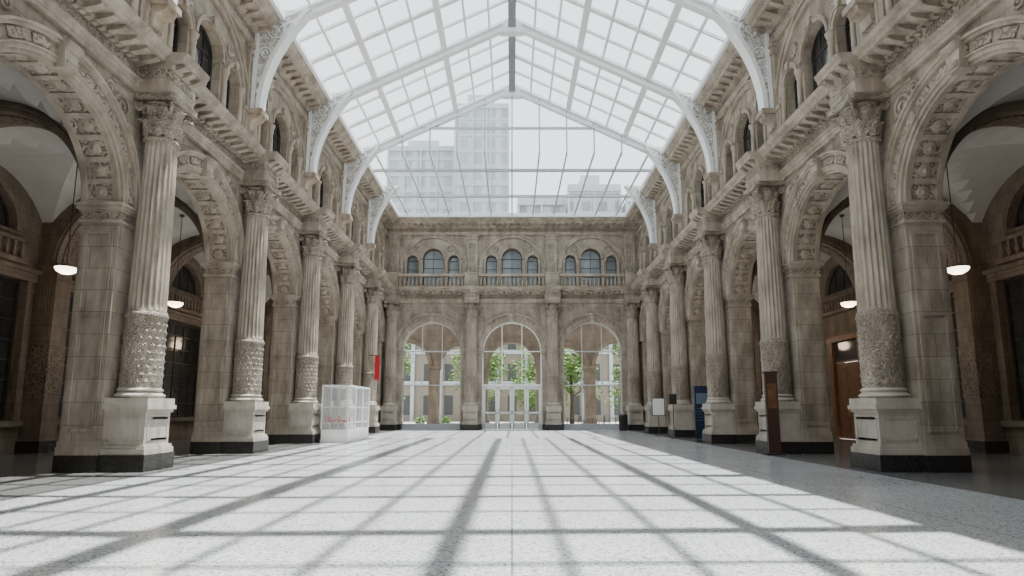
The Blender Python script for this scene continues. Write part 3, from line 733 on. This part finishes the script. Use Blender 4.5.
# ------------------------------------------------------------------ furniture
a=MB(); a.box(0,1.05,0,3.3,0,.12);a.box(0.02,1.03,.02,3.28,.12,.5); kb=a.mesh('k',[m_paper])
a=MB()
for x in (.02,1.03):
    for y in (.02,1.1,2.2,3.28): a.box(x-.02,x+.02,y-.02,y+.02,.5,2.2)
a.box(0,1.05,0,3.3,2.16,2.22)
kf=a.mesh('kf',[m_white])
a=MB()
for x in (.02,1.03): a.add([(x,.02,.5),(x,3.28,.5),(x,3.28,2.16),(x,.02,2.16)],[(0,1,2,3)])
for y in (.02,3.28): a.add([(.02,y,.5),(1.03,y,.5),(1.03,y,2.16),(.02,y,2.16)],[(0,1,2,3)])
m_frost,nt,b=newmat('lightly_frosted_panel'); b.inputs['Base Color'].default_value=(.88,.9,.9,1); b.inputs['Roughness'].default_value=.15; b.inputs['Alpha'].default_value=.26
kg=a.mesh('kg',[m_frost],False)
a=MB(); a.box(.05,1.0,.06,3.24,1.35,1.38); ks=a.mesh('ks',[m_white])
a=MB(); a.box(.06,.99,.06,3.2,.74,.77); ks2=a.mesh('ks2',[m_white])
thing('display_kiosk',[('base_cabinet',kb),('frame',kf),('glass_panel',kg,None,'lightly frosted glass panels'),('shelf',ks),('shelf',ks2)],T(-7.35,22.4,0),'white display kiosk with glass sides and shelves','kiosk')
a=MB(); a.lathe([(.05,0),(.075,.02),(.085,.12),(.06,.2),(.03,.24),(.035,.27)],0,0,14); VS=a.mesh('vase',[m_red])
a=MB(); a.lathe([(.04,0),(.1,.05),(.12,.1),(.115,.1),(.09,.05),(.0,.02)],0,0,14); BO=a.mesh('bowl',[m_red])
a=MB(); a.lathe([(.05,0),(.07,.02),(.08,.14),(.05,.2),(.045,.22)],0,0,14); VW=a.mesh('jar',[m_paper])
for x,y,me,nmn,cc in ((.22,.25,VS,'vase','red'),(.42,.22,BO,'bowl','red'),(.62,.25,VS,'vase','red'),(.84,.25,BO,'bowl','red'),(.3,1.2,VW,'jar','white'),(.7,1.3,VS,'vase','red'),(.5,2.2,VW,'jar','white')):
    put(nmn,me,T(-7.35+x,22.4+y,.77),None,'small %s glazed %s on a shelf inside the kiosk'%(cc,nmn),nmn,'kiosk display wares')
for x,y in ((.3,.3),(.7,.35),(.5,1.5)):
    put('jar',VW,T(-7.35+x,22.4+y,1.38),None,'small white glazed jar on a shelf inside the kiosk','jar','kiosk display wares')
a=MB(); a.box(-.13,.13,-.02,.02,0,1.35); b1=a.mesh('bn',[m_red]); a=MB(); a.tube([(-.18,0,1.37),(.2,0,1.37)],.018,8); a.box(.15,.45,-.015,.015,1.35,1.39); b2_=a.mesh('br',[m_dark])
thing('hanging_banner',[('cloth',b1),('bracket_rod',b2_)],T(-7.5,32.0,2.9)@R(pi,'Z'),'narrow red banner hanging beside a column','banner')
a=MB(); a.lathe([(.2,0),(.2,.02),(.03,.04),(.02,.06),(.02,1.0)],0,0,16); p0=a.mesh('ps',[m_dark]); a=MB(); a.box(-.28,.28,-.02,.02,1.0,1.8); a.box(-.31,.31,-.012,.028,.97,1.83,1); p1=a.mesh('pp',[m_paper,m_dark])
thing('poster_stand',[('post',p0),('poster',p1,None,'white printed poster')],T(7.1,28.2,0),'white poster on a slim black floor stand','sign stand')
a=MB(); a.box(-.34,.34,-.03,.03,.1,2.25); p0=a.mesh('bp',[m_blue]); a=MB(); a.box(-.27,.27,-.045,-.03,1.5,1.95)
for i in range(5): a.box(-.25,.2-.07*(i%3),-.04,-.03,1.3-i*.12,1.32-i*.12)
p1=a.mesh('bpr',[plain('pale_blue_print',(.14,.19,.26),.5)]); a=MB(); a.box(-.36,.36,-.2,.2,0,.05); a.box(-.33,-.27,-.03,.03,.05,.12);a.box(.27,.33,-.03,.03,.05,.12); p2=a.mesh('bf',[m_dark])
thing('information_board',[('panel',p0),('printed_area',p1,None,'pale blue print'),('foot',p2)],T(7.95,24.2,0),'navy blue freestanding information board between piers','information board')
a=MB(); a.box(-.17,.17,-.05,.05,.06,2.3); a.box(-.19,.19,-.06,.06,2.26,2.34); p0=a.mesh('tt',[m_brown]); a=MB(); a.box(-.28,.28,-.2,.2,0,.06); p1=a.mesh('tb',[m_dark]); a=MB(); a.box(-.12,.12,-.062,-.05,1.3,2.0); p2=a.mesh('tp',[m_wood])
thing('totem_sign',[('panel',p0),('foot',p1),('inset_panel',p2)],T(7.36,16.45,0),'slim dark rust-brown totem sign in front of a column','totem sign')
a=MB(); a.lathe([(.16,0),(.16,.03),(.025,.05),(.02,1.5)],0,0,14); p0=a.mesh('q',[m_dark]); a=MB(); a.box(-.16,.16,-.02,.02,1.5,1.95); p1=a.mesh('q2',[m_dark])
thing('black_sign_stand',[('post',p0),('sign_plate',p1)],T(7.1,25.6,0),'thin black sign stand beside a column','sign stand')
a=MB(); a.lathe([(.24,0),(.26,.05),(.28,.85),(.3,.87),(.3,.93),(.2,.98)],0,0,20); p0=a.mesh('bin',[m_dark]); a=MB(); a.lathe([(.2,.98),(.22,1.0),(.1,1.06),(0,1.07)],0,0,20); p1=a.mesh('lid',[m_grey])
thing('litter_bin',[('bin_body',p0),('lid',p1)],T(6.85,35.9,0),'black round litter bin near the end wall','bin')
a=MB(); a.lathe([(.38,.72),(.4,.74),(.38,.76)],0,0,24); t0=a.mesh('top',[m_dark]); a=MB(); a.lathe([(.24,0),(.24,.02),(.03,.05),(.025,.72)],0,0,14); t1=a.mesh('tpole',[m_dark])
a=MB(); a.box(-.2,.2,-.2,.2,.44,.47); c0=a.mesh('seat',[m_dark]); a=MB()
for s in (-.16,0,.16): a.box(s-.02,s+.02,.17,.2,.47,.85)
a.box(-.2,.2,.165,.205,.8,.92); c1=a.mesh('back',[m_dark]); a=MB(); a.box(-.015,.015,-.015,.015,0,.44); c2=a.mesh('leg',[m_dark])
for x,y in ((3.9,41),(5.6,40.6),(7.3,41)):
    thing('cafe_table',[('table_top',t0),('table_pole',t1)],T(x,y,-.05),'small round black cafe table outside the glazing','table','cafe tables')
    for s in (-1,1):
        thing('cafe_chair',[('seat',c0),('backrest',c1)]+[('leg',c2,T(i*.17,j*.17,0)) for i in (-1,1) for j in (-1,1)],T(x+s*.62,y,-.05)@R(-s*pi/2,'Z'),'black metal cafe chair beside a round table','chair','cafe chairs')
for x in (-6.3,-4.6):
    a=MB(); a.lathe([(.24,0),(.32,.4),(.34,.42),(.3,.44)],0,0,18); q0=a.mesh('pot',[m_grey])
    f=MB(); rnd=random.Random(int(x*10))
    for _ in range(260):
        v=Vector((rnd.gauss(0,1),rnd.gauss(0,1),abs(rnd.gauss(0,1)))).normalized()*rnd.uniform(.15,.42)
        q=MB(); q.add([(-.1,0,0),(0,-.035,0),(.1,0,0),(0,.035,0)],[(0,1,2,3)]); f.merge(q,T(v.x,v.y,.45+v.z)@R(rnd.uniform(0,6),'Z')@R(rnd.uniform(0,3),'X'))
    thing('planter',[('pot',q0),('foliage',f.mesh('fol',[m_leaf],False))],T(x,40,-.05),'round grey planter with a green shrub','planter','planters')

# ------------------------------------------------------------------ light
w=bpy.data.worlds.new('World'); bpy.context.scene.world=w; w.use_nodes=True; nt=w.node_tree; bg=nt.nodes['Background']
tc=nt.nodes.new('ShaderNodeTexCoord'); sp2=nt.nodes.new('ShaderNodeSeparateXYZ'); nt.links.new(tc.outputs['Generated'],sp2.inputs[0])
cr=nt.nodes.new('ShaderNodeValToRGB'); cr.color_ramp.elements[0].color=(1,1,1,1); cr.color_ramp.elements[1].color=(.82,.91,1,1); nt.links.new(sp2.outputs[2],cr.inputs[0]); nt.links.new(cr.outputs[0],bg.inputs[0])
bg.inputs[1].default_value=2.6
sd=bpy.data.lights.new('sun','SUN'); sd.energy=18; sd.angle=math.radians(.6); sd.color=(1,.98,.95)
so=bpy.data.objects.new('sun',sd); COL.objects.link(so)
so.rotation_euler=(-Vector((.21,.08,1))).to_track_quat('-Z','Y').to_euler()

cd=bpy.data.cameras.new('camera'); cam=bpy.data.objects.new('camera',cd); COL.objects.link(cam)
cam.location=(0,0,1.25); cam.rotation_euler=(math.radians(90+7.81),0,0); cd.lens=20.25; cd.sensor_width=36; cd.shift_y=.042; cd.clip_end=1000
bpy.context.scene.camera=cam
